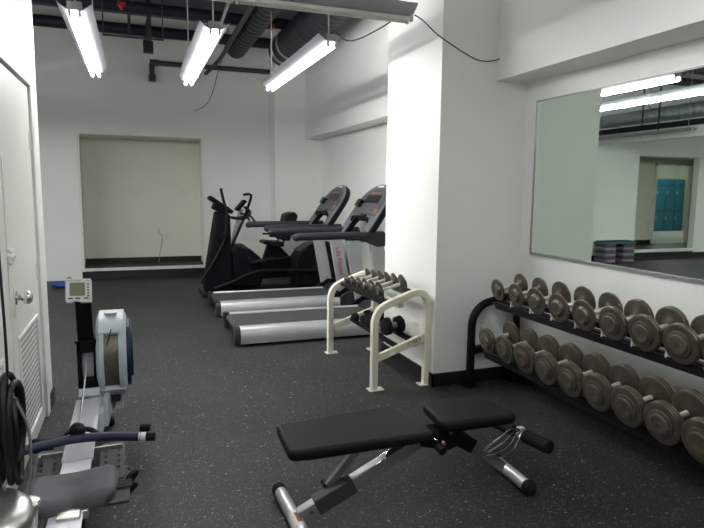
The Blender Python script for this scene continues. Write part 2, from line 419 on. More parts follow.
# drop bracket near the back wall
b = B(); b.box((.24, 9.35, 3.62), (.30, 9.41, HC)).box((-.02, 9.35, 3.75), (.02, 9.39, HC)); b.make
bt = thing('duct_hanger', 'dark steel hanger strap dropping from the ceiling left of the second lamp', 'bracket', (.27, 9.38, 3.55))
b.make('strap', M['pipe2'], bt)
B().box((.18, 9.33, 3.50), (.32, 9.45, 3.66)).bar((.2, 9.38, 3.6), (.3, 9.38, 4.2), .05, .05, up=(0, 1, 0)).make('clamp', M['pipe'], bt)
bt = thing('trapeze_hanger', 'thin square wire trapeze hanger below the ceiling left of the second lamp', 'bracket', (0, 8.8, 3.5))
B().cyl((-.32, 8.6, 3.52), (-.32, 8.6, HC), .008, n=6).cyl((.42, 8.6, 3.52), (.42, 8.6, HC), .008, n=6).bar((-.33, 8.6, 3.52), (.43, 8.6, 3.52), .025, .025).make('rod', M['pipe2'], bt)
def sprinkler(x, y, z, label):
    t = thing('sprinkler', label, 'sprinkler', (x, y, z))
    B().cyl((x, y, z+.03), (x, y, HC), .016, n=8).make('drop_pipe', M['pipe'], t)
    B().ball((x, y, z), .035, 6).cyl((x-.05, y, z+.02), (x+.05, y, z+.02), .025, n=10).cyl((x, y, z-.05), (x, y, z), .02, n=8).make('valve_body', M['red'], t)
sprinkler(-.08, 8.0, 3.74, 'red pipe fitting under the ceiling above the first two lamps')
sprinkler(1.83, 8.3, 3.76, 'red pipe fitting among the black ducts above the third lamp')
# galvanised duct and further structure, seen in the mirror
b = B(); n = 28; L = 7.0; k = 46; pr = [(0, .1)]
for i in range(k): pr += [(L*i/k, .142), (L*(i+.8)/k, .142), (L*(i+.88)/k, .149), (L*(i+.94)/k, .149)]
pr += [(L, .142), (L, .1)]
b.lathe((-4.0, 3.7, 3.10), (0, 1, 0), pr, n)
sd_ = tag(b.make('spiral_duct', M['galv']), 'shiny galvanised spiral duct reflected in the mirror', 'duct')
for y in (5.0, 7.2, 9.4): B().cyl((-4.0, y, 3.10), (-4.0, y+.03, 3.10), .152, n=24).box((-4.01, y, 3.24), (-3.99, y+.03, HC)).make('duct_strap', M['galv'], sd_)
tb = tag(B().box((-3.98, 4.7, 2.80), (-3.82, 10.69, 2.91)).make('cable_tray', M['duct']), 'dark cable tray under the spiral duct, reflected in the mirror', 'cable tray')
for y in (5.0, 7.2, 9.4): B().box((-3.83, y, 2.9), (-3.81, y+.02, HC)).make('tray_rod', M['pipe2'], tb)

# fluorescent fixtures -------------------------------------------------
def fixture(label, cx, cy, cz, axis, lit, group='eight foot fluorescent lamps', rod=None, power=None):
    """two rows of two tubes under a channel with upswept enamel wings"""
    Lh = 1.18
    t = thing('fluorescent_lamp', label, 'lamp', (cx, cy, cz), group)
    def P(a, l, z): return Vector((cx+l, cy+a, cz+z)) if axis == 'y' else Vector((cx+a, cy+l, cz+z))
    B().hexa([P(-Lh, -.045, 0), P(Lh, -.045, 0), P(Lh, .045, 0), P(-Lh, .045, 0), P(-Lh, -.045, .055), P(Lh, -.045, .055), P(Lh, .045, .055), P(-Lh, .045, .055)]).make('channel', M['refl'], t)
    w = B(); n = 7
    for sgn in (-1, 1):
        pr = []
        for i in range(n+1):
            u = i/n; pr.append((sgn*(.042+.070*u), .002+.050*u**1.3))
        for (a, b_) in zip(pr[:-1], pr[1:]):
            pass
        lo = [(l, z-.0015) for l, z in pr]; hi = [(l, z+.0015) for l, z in pr][::-1]
        w.prism(lo+hi, lambda a, b_, d: P(d, a, b_), -Lh, Lh)
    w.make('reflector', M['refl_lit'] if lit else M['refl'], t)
    mt = power or (M['tube_on'] if lit else M['tube_off'])
    for s in (-1, 1):
        for q in (-1, 1):
            a0, a1 = (-Lh+.025, -.035) if q < 0 else (.035, Lh-.025)
            B().cyl(P(a0, s*.032, -.028), P(a1, s*.032, -.028), .0145, n=10).make('tube', mt, t)
    sk = B()
    for a in (-Lh+.012, -.018, .018, Lh-.012):
        for s in (-1, 1):
            p = P(a, s*.032, -.022); sk.box((p.x-.010, p.y-.010, p.z-.022), (p.x+.010, p.y+.010, p.z+.024))
    each(sk, 'lamp_holder', M['socket'], t)
    h = B()
    for a in (-Lh+.10, Lh-.10):
        h.cyl(P(a, 0, .05), P(a, 0, (rod or HC)-cz), .006, n=6)
    each(h, 'hanger_rod', M['greycord'], t)
    return t
LZ = 2.738
M['tube_dim'] = mat('lit fluorescent softer', (.9, .9, .9), .4, emit=((.985, 1.0, .965), 8.5))
M['tube_mid'] = mat('lit fluorescent medium', (.9, .9, .9), .4, emit=((.985, 1.0, .965), 24.0))
M['tube_far'] = mat('lit fluorescent far', (.9, .9, .9), .4, emit=((.985, 1.0, .965), 54.0))
M['tube_bright'] = mat('lit fluorescent bright', (.9, .9, .9), .4, emit=((.985, 1.0, .965), 35.0))
M['tube_rear'] = mat('lit fluorescent rear', (.9, .9, .9), .4, emit=((.985, 1.0, .965), 15.0))
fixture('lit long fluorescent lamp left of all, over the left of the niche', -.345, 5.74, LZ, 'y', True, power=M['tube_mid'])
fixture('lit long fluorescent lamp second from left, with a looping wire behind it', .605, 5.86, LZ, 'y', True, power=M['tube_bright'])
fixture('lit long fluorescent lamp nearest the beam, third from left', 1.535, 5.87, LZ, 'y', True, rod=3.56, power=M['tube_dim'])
fixture('unlit long fluorescent lamp hung crosswise in front of the others at the top', .61, 3.77, 2.72, 'x', False)
fixture('unlit fluorescent lamp reflected in mirror, beyond the spiral duct', -3.70, 9.3, 2.69, 'y', False)
struct(B().box((-3.98, 4.7, 2.60), (-3.84, 10.7, 2.80)).make('wall_soffit', M['wall']))
for y in (4.9, 7.0, 9.0): struct(B().box((-3.84, y, 2.78), (-3.82, y+.03, HC)).make('trim_7', M['pipe2']))
fixture('added unseen lit fluorescent lamp of the far side of the room, first beyond the door wall', -2.9, 5.7, LZ, 'y', True, power=M['tube_far'])  # three lamps added out of the mirror's sight to brighten the far side
fixture('added unseen lit fluorescent lamp of the far side of the room, middle one', -5.2, 5.7, LZ, 'y', True, power=M['tube_far'])
fixture('added unseen lit fluorescent lamp of the far side of the room, by the far left wall', -7.6, 5.7, LZ, 'y', True, power=M['tube_far'])
fixture('unseen lit long fluorescent lamp over the front of the room, nearer the louvred door', .15, 1.0, LZ, 'y', True, power=M['tube_rear'])  # this and the next stand unseen behind the camera, there for their light
fixture('unseen lit long fluorescent lamp over the front of the room, nearer the mirror', 1.4, 1.0, LZ, 'y', True, power=M['tube_rear'])
fixture('added unseen lit fluorescent lamp in the locker room', -10.8, 14.8, 2.6, 'x', True)  # unseen lamp added to light the locker room
fixture('lit long fluorescent lamp over the raised passage floor', -7.4, 11.5, 2.40, 'x', True) if 0 else None
# wires
tag(B().tube([(1.82, 3.77, 2.73), (1.90, 3.80, 2.71), (2.05, 3.92, 2.68), (2.20, 4.01, 2.65), (2.42, 4.015, 2.555), (2.55, 4.02, 2.535), (2.66, 4.0, 2.555)], .004, 8).make('lamp_wire', M['wire']), 'black wire swooping from crosswise lamp end to the beam over the mirror', 'wire')
tag(B().tube([(1.555, 4.64, 2.79), (1.60, 4.55, 2.72), (1.66, 4.42, 2.705), (1.74, 4.15, 2.735), (1.80, 3.90, 2.775), (1.80, 3.77, 2.765)], .005, 8).make('lamp_wire', M['wire']), 'black wire linking the third lamp to the crosswise lamp', 'wire')
tag(B().tube([(1.02, 7.6, 4.0), (1.30, 8.6, 3.95), (1.4, 9.6, 3.8), (1.34, 10.2, 3.4), (1.22, 10.5, 3.0), (1.0, 10.66, 2.86)], .006, 8).make('hanging_wire', M['wire']), 'thin wire looping down in front of the back wall above the niche corner', 'wire')
tag(B().tube([(.66, 4.80, 2.80), (.70, 4.80, 2.9), (.73, 4.82, 3.02), (.68, 4.85, 3.2), (.68, 4.85, HC)], .011, 8).make('ceiling_flex', M['greycord']), 'grey power cord rising from the second lamp', 'cord')

# wall plates ---------------------------------------------------------
def plate(x, y, z, nrm, label, cat, kind, name):
    t = thing(name, label, cat, (x, y, z))
    if nrm == 'y':
        B().box((x-.037, y-.008, z-.06), (x+.037, y, z+.06)).make('cover_plate', M['white'], t, bev=.003)
        d = B()
        if kind == 'switch': d.box((x-.006, y-.016, z-.013), (x+.006, y-.007, z+.013))
        else:
            for dz in (-.022, .022): d.cyl((x, y-.0095, z+dz), (x, y-.007, z+dz), .015, n=12)
        d.make('toggle' if kind == 'switch' else 'socket', M['socket'] if kind != 'switch' else M['white'], t)
    return t
plate(-.60, 11.48, 1.43, 'y', 'white switch plate on the left of the niche back wall', 'switch', 'switch', 'light_switch')
plate(.84, 11.48, 1.45, 'y', 'white switch plate on the right of the niche back wall', 'switch', 'switch', 'light_switch')
plate(.39, 11.48, .76, 'y', 'upper left power outlet low on the niche back wall', 'outlet', 'outlet', 'power_outlet')
plate(.52, 11.48, .66, 'y', 'lower right power outlet low on the niche back wall', 'outlet', 'outlet', 'power_outlet')
plate(2.60, 4.03, .47, 'y', 'grey power outlet on the column behind the black rack', 'outlet', 'outlet', 'power_outlet')
tag(B().tube([(.39, 11.46, .74), (.42, 11.44, .70), (.45, 11.45, .64), (.43, 11.44, .50), (.40, 11.42, .35), (.38, 11.40, .20), (.35, 11.38, .182)], .006, 8).make('outlet_cord', M['greycord']), 'grey cord hanging from the niche outlet down to the floor', 'cord')
# blue bag by the back wall
t = thing('blue_bag', 'small crumpled bright blue bag on the floor at the back wall left of the niche', 'bag', (-1.08, 9.98, 0))
B().ball((-1.14, 9.98, .05), .10, 8, (1.25, .8, .5)).ball((-1.00, 10.0, .045), .09, 8, (1.1, .9, .48)).ball((-1.08, 9.9, .04), .07, 7, (1.3, .8, .55)).make('bag_body', M['blue'], t)
B().tube([(-1.04, 9.96, .08), (-1.02, 9.93, .14), (-.98, 9.94, .15), (-.96, 9.98, .08)], .008, 6).make('strap', M['black'], t)

# aerobic steps (mirror) ----------------------------------------------
def step_stack():
    x0, x1, y0, y1 = -4.78, -3.85, 10.22, 10.62
    for s, (a, b_) in enumerate(((x0+.03, x0+.36), (x1-.36, x1-.03))):
        for k in range(6):
            z = k*.068
            side = 'nearer the passage' if s == 0 else 'farther from the passage'
            lvl = ('lowest', 'second from bottom', 'third from bottom', 'fourth from bottom', 'fifth from bottom', 'topmost')[k]
            o = B().xy(rrect(a, y0+.02, b_, y1-.02, .05), z, z+.058).make('step_riser', M['stepplum'] if k % 2 else M['stepgrey'], bev=.006)
            tag(o, 'square step riser in the stack %s, %s, reflected in mirror' % (side, lvl), 'step riser', 'step risers under the aerobic step')
    t = thing('aerobic_step', 'teal aerobic step platform on top of the riser stacks, reflected in mirror', 'step platform', ((x0+x1)/2, (y0+y1)/2, .405))
    B().xy(rrect(x0, y0, x1, y1, .08), .408, .455).make('platform', M['tealstep'], t, bev=.01)
    B().xy(rrect(x0+.03, y0+.03, x1-.03, y1-.03, .07), .455, .468).make('grip_mat', M['rubber'], t)
step_stack()
# lockers
for i in range(3):
    x0 = -12.85+i*.46; x1 = x0+.445
    nm = ('farthest left in the row', 'middle one of the row', 'nearest right in the row')[i]
    t = thing('locker', 'tall teal metal locker reflected in mirror, %s' % nm, 'locker', (x0+.19, 16.2, .2), 'teal lockers')
    B().box((x0, 16.02, .2), (x1, 16.45, 2.05)).make('body', M['teal'], t, bev=.004)
    for k in range(2):
        d = B().box((x0+.012, 16.0, .24+k*.9), (x1-.012, 16.02, 1.11+k*.9)).make('door', M['teal'], t, bev=.004)
        v = B()
        for q in range(4): v.box((x0+.1, 15.992, .98+k*.9-q*.03), (x1-.1, 16.0, .99+k*.9-q*.03))
        v.make('vent', M['duct'], d)
        B().box((x1-.07, 15.98, .62+k*.9), (x1-.045, 16.0, .72+k*.9)).make('handle', M['silver'], d)

# ================================================================== dumbbells
def dumbbell(cx_out, y, z, tilt, r, plates, L, matp, hubm, label, group, name='dumbbell', cap=True, thick=.016, hr=.015, parts=True):
    """cx_out = x of the face towards the room; axis runs +x and rises by tilt"""
    d = Vector((math.cos(tilt), 0, math.sin(tilt))); o = Vector((cx_out, y, z))
    t = thing(name, label, 'dumbbell', o+d*L/2-Vector((0, 0, r)), group)
    hl = .018+thick*plates
    B().cyl(o+d*(hl-.004), o+d*(L-hl+.004), hr, n=14).make('handle', M['knurl'], t)
    for e in (0, 1):
        oo = o if e == 0 else o+d*L; dd = d if e == 0 else -d
        pr = [(.010, .02)]
        # stepped face: hub ring, mid ring, then stacked plates
        pr = [(.008, r*.60), (.011, r*.66), (.018, r*.67), (.0185, r*.80)] if plates >= 2 else [(.008, r*.50), (.012, r*.56), (.018, r*.60)]
        for k in range(plates):
            a = .018+k*thick
            pr += [(a+.0003, r*.88), (a+.0022, r*.985), (a+.004, r), (a+thick-.0055, r), (a+thick-.0038, r*.985), (a+thick-.002, r*.88)]
        pr += [(hl+.001, r*.55), (hl+.010, r*.28), (hl+.018, hr)]
        h = B().lathe(oo, dd, pr, 36).make('head', matp, t, ang=50)
        if cap:
            B().lathe(oo, dd, [(0.002, r*.30), (.0, r*.36), (.0, r*.46), (.003, r*.50), (.012, r*.52)], 30).make('hub_ring', hubm, h)
            B().lathe(oo, dd, [(.0012, .004), (.0, .016), (.004, .018), (.010, .018)], 8).make('end_bolt', M['iron'], h)
    return t
ordn = ['first', 'second', 'third', 'fourth', 'fifth', 'sixth', 'seventh', 'eighth', 'ninth', 'tenth']
TILT = math.radians(10)
ru = [.078, .084, .091, .095, .096, .097, .099, .102, .103]
for i in range(9):
    y = 3.585-.2192*i
    dumbbell(2.425, y, .836-.0018*i, TILT, ru[i], 1 if i < 5 else 2, .25, M['iron'], M['ironhub'],
             'round worn iron dumbbell, %s from the column end on the upper shelf%s' % (ordn[i], ', smallest there' if i == 0 else ''), 'iron dumbbells on the upper shelf')
rl = [.096, .099, .103, .105, .106, .106, .107, .1075, .1075]
for i in range(9):
    y = 3.548-.2163*i
    dumbbell(2.325, y, .470-.0040*i, TILT*1.15, rl[i], 3 if i > 1 else 2, .27, M['iron'], M['rust'] if i in (2, 8) else M['ironhub'],
             'thick round iron dumbbell, %s from the column end on the lower shelf%s' % (ordn[i], ', with rusty hub' if i == 8 else ''), 'iron dumbbells on the lower shelf', thick=.015)

# black dumbbell rack -------------------------------------------------
t = thing('dumbbell_rack', 'long black two shelf dumbbell rack against the wall under the mirror', 'rack', (2.65, 2.2, 0))
for y in (3.95, .55):
    e = B(); R_ = .19
    pts = [(2.47, y, 0), (2.47, y, .25), (2.47, y, .49)]
    for k in range(1, 8):
        a = math.radians(k*11); pts.append((2.47+R_*(1-math.cos(a)), y, .49+R_*math.sin(a)))
    pts += [(2.74, y, .700), (2.89, y, .725)]
    e.tube(pts, .032, 12, smooth=0, sec=None)
    e.cyl((2.89, y, 0), (2.89, y, .74), .03, n=12)
    e.bar((2.47, y, .285), (2.89, y, .36), .05, .05, up=(0, 1, 0)); 
    e.make('end_frame', M['black'], t)
    each(B().box((2.42, y-.05, 0), (2.52, y+.05, .008)).box((2.84, y-.05, 0), (2.93, y+.05, .008)), 'foot_plate', M['black'], t)
def shelf(x0, x1, z0, nm):
    s = B(); dz = (x1-x0)*math.tan(TILT)
    for xa, za in ((x0, z0), (x1, z0+dz)):
        s.hexa([(xa-.022, .55, za-.006), (xa+.022, .55, za+.004), (xa+.022, 3.70, za+.004), (xa-.022, 3.70, za-.006), (xa-.022, .55, za), (xa+.022, .55, za+.01), (xa+.022, 3.70, za+.01), (xa-.022, 3.70, za)])
    s.box((x0-.014, .55, z0-.035), (x0-.004, 3.66, z0+.012)); s.box((x1+.03, .55, z0+dz-.05), (x1+.04, 3.88, z0+dz+.0))
    s.make(nm, M['black'], t)
shelf(2.50, 2.68, .722, 'shelf')
shelf(2.425, 2.505, .352, 'shelf')
each(B().bar((2.64, .55, .30), (2.64, 3.95, .30), .05, .05).bar((2.7, .55, .665), (2.7, 3.95, .665), .05, .05), 'cross_rail', M['black'], t)
for i in range(8):
    yy = 3.585-.2192*i-.11
    B().box((2.485, yy-.006, .727), (2.515, yy+.006, .765)).make('shelf_glint', M['white'], t, bev=.002)  # white blocks put in as the glints between the plates

# ================================================================== cream rack
t = thing('dumbbell_rack', 'short cream tubular two tier rack beside the column with small dumbbells', 'rack', (1.95, 4.65, 0))
for y in (4.10, 5.20):
    f = B()
    pts = [(1.70, y, 0), (1.70, y, .30), (1.70, y, .50), (1.705, y, .56), (1.735, y, .625), (1.79, y, .665), (1.88, y, .70), (2.00, y, .742), (2.055, y, .755), (2.105, y, .745), (2.14, y, .705), (2.15, y, .64), (2.15, y, .4), (2.15, y, 0)]
    f.tube(pts, 0, smooth=3, sec=(.055, .05))
    f.make('end_frame', M['cream'], t, bev=.008)
    br = B().bar((1.72, y, .25), (2.13, y, .395), .035, .058, up=(0, 0, 1)).make('brace', M['cream'], t, bev=.006)
    if y < 4.5:
        v = Vector((.41, 0, .145)).normalized()
        text('CYBEX', .040, M['blktxt'], br, basis((2.035, y-.0185, .362), v, (0, 0, 1)), bold=.0002)
    B().box((1.655, y-.04, 0), (1.775, y+.04, .009)).make('foot_plate', M['cream'], t, bev=.002)
    B().box((2.085, y-.04, 0), (2.17-.008, y+.04, .009)).make('foot_plate', M['cream'], t, bev=.002)
ty = math.radians(14)
def crshelf(x0, z0, w, m):
    s = B(); dz = w*math.tan(ty)
    for a, b_ in ((0, .22), (.78, 1)):
        xa, xb, za, zb = x0+w*a, x0+w*b_, z0+dz*a, z0+dz*b_
        s.hexa([(xa, 4.12, za), (xb, 4.12, zb), (xb, 5.18, zb), (xa, 5.18, za), (xa, 4.12, za+.006), (xb, 4.12, zb+.006), (xb, 5.18, zb+.006), (xa, 5.18, za+.006)])
    s.box((x0-.008, 4.12, z0-.012), (x0, 5.18, z0+.022)); s.box((x0+w, 4.12, z0+dz-.012), (x0+w+.008, 5.18, z0+dz+.022))
    return s.make('shelf', m, t)
crshelf(1.80, .665, .27, M['black'])
crshelf(1.90, .318, .15, M['rubber'])
each(B().bar((1.93, 4.12, .655), (1.93, 5.18, .655), .04, .04).bar((2.05, 4.12, .33), (2.05, 5.18, .33), .04, .04), 'cross_rail', M['cream'], t)
for i in range(6):
    y = 4.24+i*.152; r = .077-.0052*i
    dumbbell(1.775, y, .752-.0045*i, ty, r, 1, .25, M['smalliron'], M['smalliron'],
             'small iron dumbbell on the cream rack top tier, %s from the front end' % ordn[i], 'small dumbbells on the cream rack', cap=True, thick=.012, hr=.014)
# lower tier: kettlebells, a ball-like weight and dark hand weights
def smallbell(x, y, z, r, L, ang, label):
    d = Vector((math.cos(ang), math.sin(ang), .1)).normalized(); o = Vector((x, y, z))
    k = thing('hand_weight', label, 'dumbbell', o-Vector((0, 0, r)), 'black hand weights on the cream rack')
    B().cyl(o-d*L/2, o+d*L/2, r*.35, n=10).make('handle', M['silver2'], k)
    for s in (-1, 1): B().lathe(o+d*s*L/2, -d*s, [(-.01, r*.5), (0, r*.9), (.02, r), (.045, r*.95), (.055, r*.4)], 8).make('head', M['rubber'], k)
smallbell(1.98, 4.38, .432, .075, .17, .15, 'largest round black hand weight, front end of cream rack lower tier')
smallbell(1.95, 4.56, .405, .055, .16, -.25, 'black hand weight second from the front on cream rack lower tier')
smallbell(1.95, 4.70, .405, .055, .15, .3, 'black hand weight third from the front on cream rack lower tier')
smallbell(1.95, 4.84, .400, .048, .16, .5, 'black hand weight second from the far end on cream rack lower tier')
smallbell(1.93, 4.98, .392, .044, .18, .2, 'black hand weight at the far end on cream rack lower tier')

# ================================================================== treadmills
def treadmill(x, y, label):
    t = thing('treadmill', label, 'treadmill', (x, y, 0), 'treadmills')
    W = .86; X1 = x+1.55
    # silver side rails with a rounded face
    for yy, s in ((y, 1), (y+W, -1)):
        pr = [(0, .028), (-.004*1, .08), (.004, .13), (.02, .165), (.04, .185), (.10, .195), (.115, .175), (.115, .05)]
        B().yz([(yy+s*a, z) for a, z in pr], x+.035, X1).make('side_rail', M['silver'], t)
        # rear end cap
        B().yz([(yy+s*a, z) for a, z in [(-.004, .03), (-.010, .10), (.0, .16), (.03, .195), (.125, .203), (.125, .03)]], x-.02, x+.04).make('end_cap', M['dgrey'], t, bev=.008)
    B().box((x+.03, y+.13, .165), (X1, y+W-.13, .180)).cyl((x+.035, y+.13, .145), (x+.035, y+W-.13, .145), .034, n=14).make('belt', M['belt'], t)
    B().box((x+.05, y+.05, .04), (X1, y+W-.05, .150)).make('deck_frame', M['rubber'], t)
    for xx in (x+.16, x+1.3):
        for yy in (y+.08, y+W-.08): B().cyl((xx, yy, 0), (xx, yy, .05), .025, n=12).make('foot', M['rubber'], t)
    # motor hood
    B().xz([(X1, .05), (X1, .195), (X1+.10, .25), (X1+.35, .27), (X1+.43, .22), (X1+.45, .05)], y+.0, y+W).make('motor_hood', M['dgrey'], t, bev=.02)
    # uprights, leaning
    for yy in (y+.02, y+W-.02):
        s = 1 if yy < y+.4 else -1
        u = B().xz([(x+1.38, 1.10), (x+1.53, 1.12), (x+1.72, .18), (x+1.55, .18)], yy, yy+s*.05).make('upright', M['upright'], t, bev=.01)
        if s > 0:
            e = Vector((.17, 0, -.92)).normalized()
            if y > 6.5: text('Life Fitness', .082, M['redtxt'], u, basis((x+1.545, yy-.001, .64), e, (.92, 0, .17)), bold=.001)
        B().xz([(x+1.40, .195), (x+1.46, .20), (x+1.62, .30), (x+1.76, .30), (x+1.80, .18), (x+1.40, .18)], yy-s*.004, yy+s*.07).make('upright_boot', M['blackpl'], t, bev=.01)
        # long hand rail and its bracket sweeping down
        hy = yy+s*.025
        xs = x+(.61 if s > 0 else .52)
        h = B().tube([(xs, hy, 1.068), (xs+.04, hy, 1.074), (x+1.0, hy, 1.078), (x+1.25, hy, 1.078), (x+1.38, hy, 1.078)], .040, 14, smooth=3)
        h.ball((xs+.004, hy, 1.068), .040, 8)
        h.make('hand_rail', M['dgrey'], t)
        B().xz([(x+1.10, 1.095), (x+1.10, 1.04), (x+1.30, 1.035), (x+1.40, .99), (x+1.48, .955), (x+1.58, .965), (x+1.60, 1.02), (x+1.56, 1.12), (x+1.30, 1.11)], yy-s*.01, yy+s*.065).make('rail_bracket', M['dgrey'], t, bev=.012)
    # console: thick plate leaning away, rounded top, open notch at the bottom
    # origin at bottom middle (cut face towards the runner at -x)
    o = Vector((x+1.36, y+W/2, 1.06)); up = Vector((.56, 0, .828)).normalized(); ac = Vector((0, 1, 0)); nr = up.cross(ac).normalized()
    if nr.x > 0: nr = -nr
    def F(a, b_, d): return o+ac*a+up*b_+nr*d
    W2 = .42
    poly = [(-W2, -.03), (-.27, -.03), (-.24, .16), (-.21, .20), (.21, .20), (.24, .16), (.27, -.03), (W2, -.03), (W2+.01, .28), (W2, .38)]
    for k in range(13):
        a = math.radians(5+170*k/12); poly.append(((W2-.005)*math.cos(a), .38+.28*math.sin(a)))
    c = B().prism(poly, F, -.055, .012).make('console', M['blackpl'], t, bev=.012)
    B().prism([(a*.985, b_*.985+.004) for a, b_ in poly], F, .008, .022).make('bezel', M['console'], c, bev=.006)
    face = [(-.34, .245), (.34, .245), (.355, .39)]+[(.345*math.cos(math.radians(a)), .39+.21*math.sin(math.radians(a))) for a in range(10, 180, 16)]+[(-.355, .39)]
    f = B().prism(face, F, .022, .027).make('control_face', M['consoleface'], c, bev=.002)
    B().prism(rrect(-.20, .40, .20, .50, .015), F, .027, .031).make('display', mat_display, f)
    k = B()
    for row in range(3):
        for q in range(6):
            a = -.22+.088*q
            if abs(a) < .16 and row == 2: continue
            k.prism(rrect(a-.022, .275+row*.04, a+.022, .298+row*.04, .006, 2), F, .027, .030)
    each(k, 'key', M['console'], f)
    k = B().prism(rrect(-.33, .265, -.25, .33, .01), F, .027, .032).prism(rrect(-.12, .52, .14, .538, .004, 2), F, .027, .030)
    each(k, 'orange_key', M['orange'], f)
    B().prism(rrect(-.10, .205, .04, .25, .01), F, .022, .045).make('stop_button', M['screen'], c)
    B().prism(rrect(.20, .33, .31, .42, .012), F, .027, .075).make('bottle_holder', M['screen'], f)
    B().prism(rrect(-.08, .612, .08, .632, .009), F, .02, .025).make('top_badge', M['stickerw'], c)
    # grips round the notch
    B().tube([F(-.25, .16, .02), F(-.18, .20, .05), F(.18, .20, .05), F(.25, .16, .02)], .014, 10).make('grip_bar', M['blackpl'], t)
    for s in (-1, 1):
        B().tube([F(s*.34, .06, .0), F(s*.35, -.02, -.01), o+Vector((-.08, s*.37, .0)), o+Vector((-.22, s*.385, -.0))], .034, 12).make('console_arm', M['dgrey'], t)
    return t
mat_display = M['screen']
treadmill(.89, 5.66, 'silver and grey treadmill nearer the camera, behind the cream rack')
treadmill(.885, 7.04, 'silver and grey treadmill farther back, next to the black elliptical')

# ================================================================== elliptical and recumbent bike
ex, ey = .92, 8.75
t = thing('elliptical_trainer', 'black elliptical trainer with tall tapered mast at the back by the niche', 'exercise machine', (1.9, ey, 0))
B().xz([(ex-.02, .06), (ex+.0, .30), (ex+.16, 1.22), (ex+.36, 1.18), (ex+.38, .30), (ex+.40, .04)], ey-.17, ey+.13).make('mast', M['blackpl'], t, bev=.03)
B().box((ex-.06, ey-.30, 0), (ex+.04, ey+.30, .06)).bar((ex, ey, .05), (3.0, ey, .05), .12, .07).box((2.85, ey-.32, 0), (2.95, ey+.32, .06)).make('base_frame', M['black'], t, bev=.01)
B().bar((ex+.08, ey, 1.42), (ex+.40, ey, 1.20), .34, .06, up=(.55, 0, .8)).bar((ex+.14, ey, 1.31), (ex+.34, ey, 1.22), .26, .12, up=(.5, 0, .8)).make('console', M['blackpl'], t, bev=.02)
B().bar((ex+.10, ey, 1.437), (ex+.30, ey, 1.30), .24, .012, up=(.55, 0, .8)).make('display', M['mgrey'], t)
for s in (-1, 1):
    yy = ey+s*.25
    sx = .0 if s < 0 else .42
    # moving arm: pivots on the mast, grip above
    if s < 0:
        B().tube([(ex+.30, yy, 1.22), (ex+.25, yy, 1.40), (ex+.22, yy, 1.55)], .020, 10).make('grip', M['foam'], t)
        B().tube([(ex+.30, yy, 1.22), (ex+.27, yy, .85), (ex+.10, yy, .50), (ex-.06, yy, .26), (ex-.04, yy, .2)], .020, 10).make('swing_arm', M['black'], t)
    else:
        B().tube([(ex+.62, yy, 1.08), (ex+.68, yy, 1.24), (ex+.74, yy, 1.45), (ex+.62, yy, 1.455)], .020, 10, smooth=3).make('grip', M['foam'], t)
        B().tube([(ex+.62, yy, 1.08), (ex+.45, yy, .70), (ex+.30, yy, .35), (ex+.36, yy, .2)], .022, 10).make('swing_arm', M['dgrey'], t)
    B().cyl((ex+.22, ey, .88), (ex+.22, yy+s*.03, .88), .045, n=16).make('pivot', M['blackpl'], t)
    # fixed inner handles
    B().tube([(ex+.30, ey+s*.06, 1.16), (ex+.42, ey+s*.16, 1.12), (ex+.58, ey+s*.15, 1.12), (ex+.66, ey+s*.10, 1.20), (ex+.60, ey+s*.05, 1.28)], .018, 10).make('fixed_handle', M['black'], t)
    # foot rail, curved, with pedal
    B().tube([(ex+.12, yy, .12), (ex+.35, yy, .20), (ex+.70, yy, .34), (ex+1.1, yy, .40+.05*s), (ex+1.9, yy, .42+.10*s)], .026, 10).make('foot_rail', M['black'], t)
    B().bar((ex+.62, yy, .42-.06*s), (ex+.98, yy, .47-.06*s), .15, .035).box((ex+.60, yy-.075, .42-.06*s), (ex+.63, yy+.075, .50-.06*s)).make('pedal', M['rubber'], t, bev=.01)
B().xz([(ex+.38, .10), (ex+.38, .62), (ex+.50, .70), (ex+.66, .66), (ex+.82, .52), (ex+.86, .30), (ex+.80, .10)], ey-.14, ey+.14).make('front_housing', M['blackpl'], t, bev=.03)
# rear drive housing: big rounded shell
sh = [(2.25, .07), (2.25, .52), (2.32, .62), (2.48, .72), (2.68, .76), (2.90, .71), (3.02, .58), (3.08, .40), (3.08, .07)]
B().xz(sh, ey-.18, ey+.18).make('rear_housing', M['blackpl'], t, bev=.035, seg=3)
B().xz([(2.33, .60), (2.48, .70), (2.68, .745), (2.90, .70), (2.99, .60), (2.99, .625), (2.90, .725), (2.68, .775), (2.48, .73), (2.30, .62)], ey-.16, ey+.16).make('housing_top', M['mgrey'], t)
B().cyl((2.68, ey-.21, .40), (2.68, ey-.17, .40), .20, n=28).make('crank_disc', M['black'], t)

bx, by = 1.9, 9.55
t = thing('recumbent_bike', 'dark recumbent exercise bike with padded seat behind the elliptical', 'exercise machine', (bx, by, 0))
B().bar((1.35, by, .12), (2.75, by, .20), .16, .14).box((1.30, by-.28, 0), (1.38, by+.28, .07)).box((2.66, by-.28, 0), (2.74, by+.28, .07)).make('base_frame', M['blackpl'], t, bev=.015)
B().xz([(1.22, .1), (1.24, .50), (1.40, .66), (1.62, .66), (1.80, .50), (1.86, .25), (1.8, .1)], by-.12, by+.12).make('drive_housing', M['mgrey'], t, bev=.03)
B().xz([(1.85, .16), (1.95, .42), (2.02, .64), (2.20, .64), (2.40, .42), (2.45, .18)], by-.08, by+.08).make('seat_post', M['blackpl'], t, bev=.02)
B().xz([(1.92, .69), (1.96, .715), (2.08, .70), (2.26, .69), (2.26, .61), (2.10, .62), (1.98, .65), (1.92, .66)], by-.20, by+.20).make('seat', M['vinyl'], t, bev=.02)
B().xz([(2.22, .72), (2.30, 1.14), (2.44, 1.18), (2.50, 1.12), (2.36, .70)], by-.19, by+.19).make('backrest', M['vinyl'], t, bev=.025)
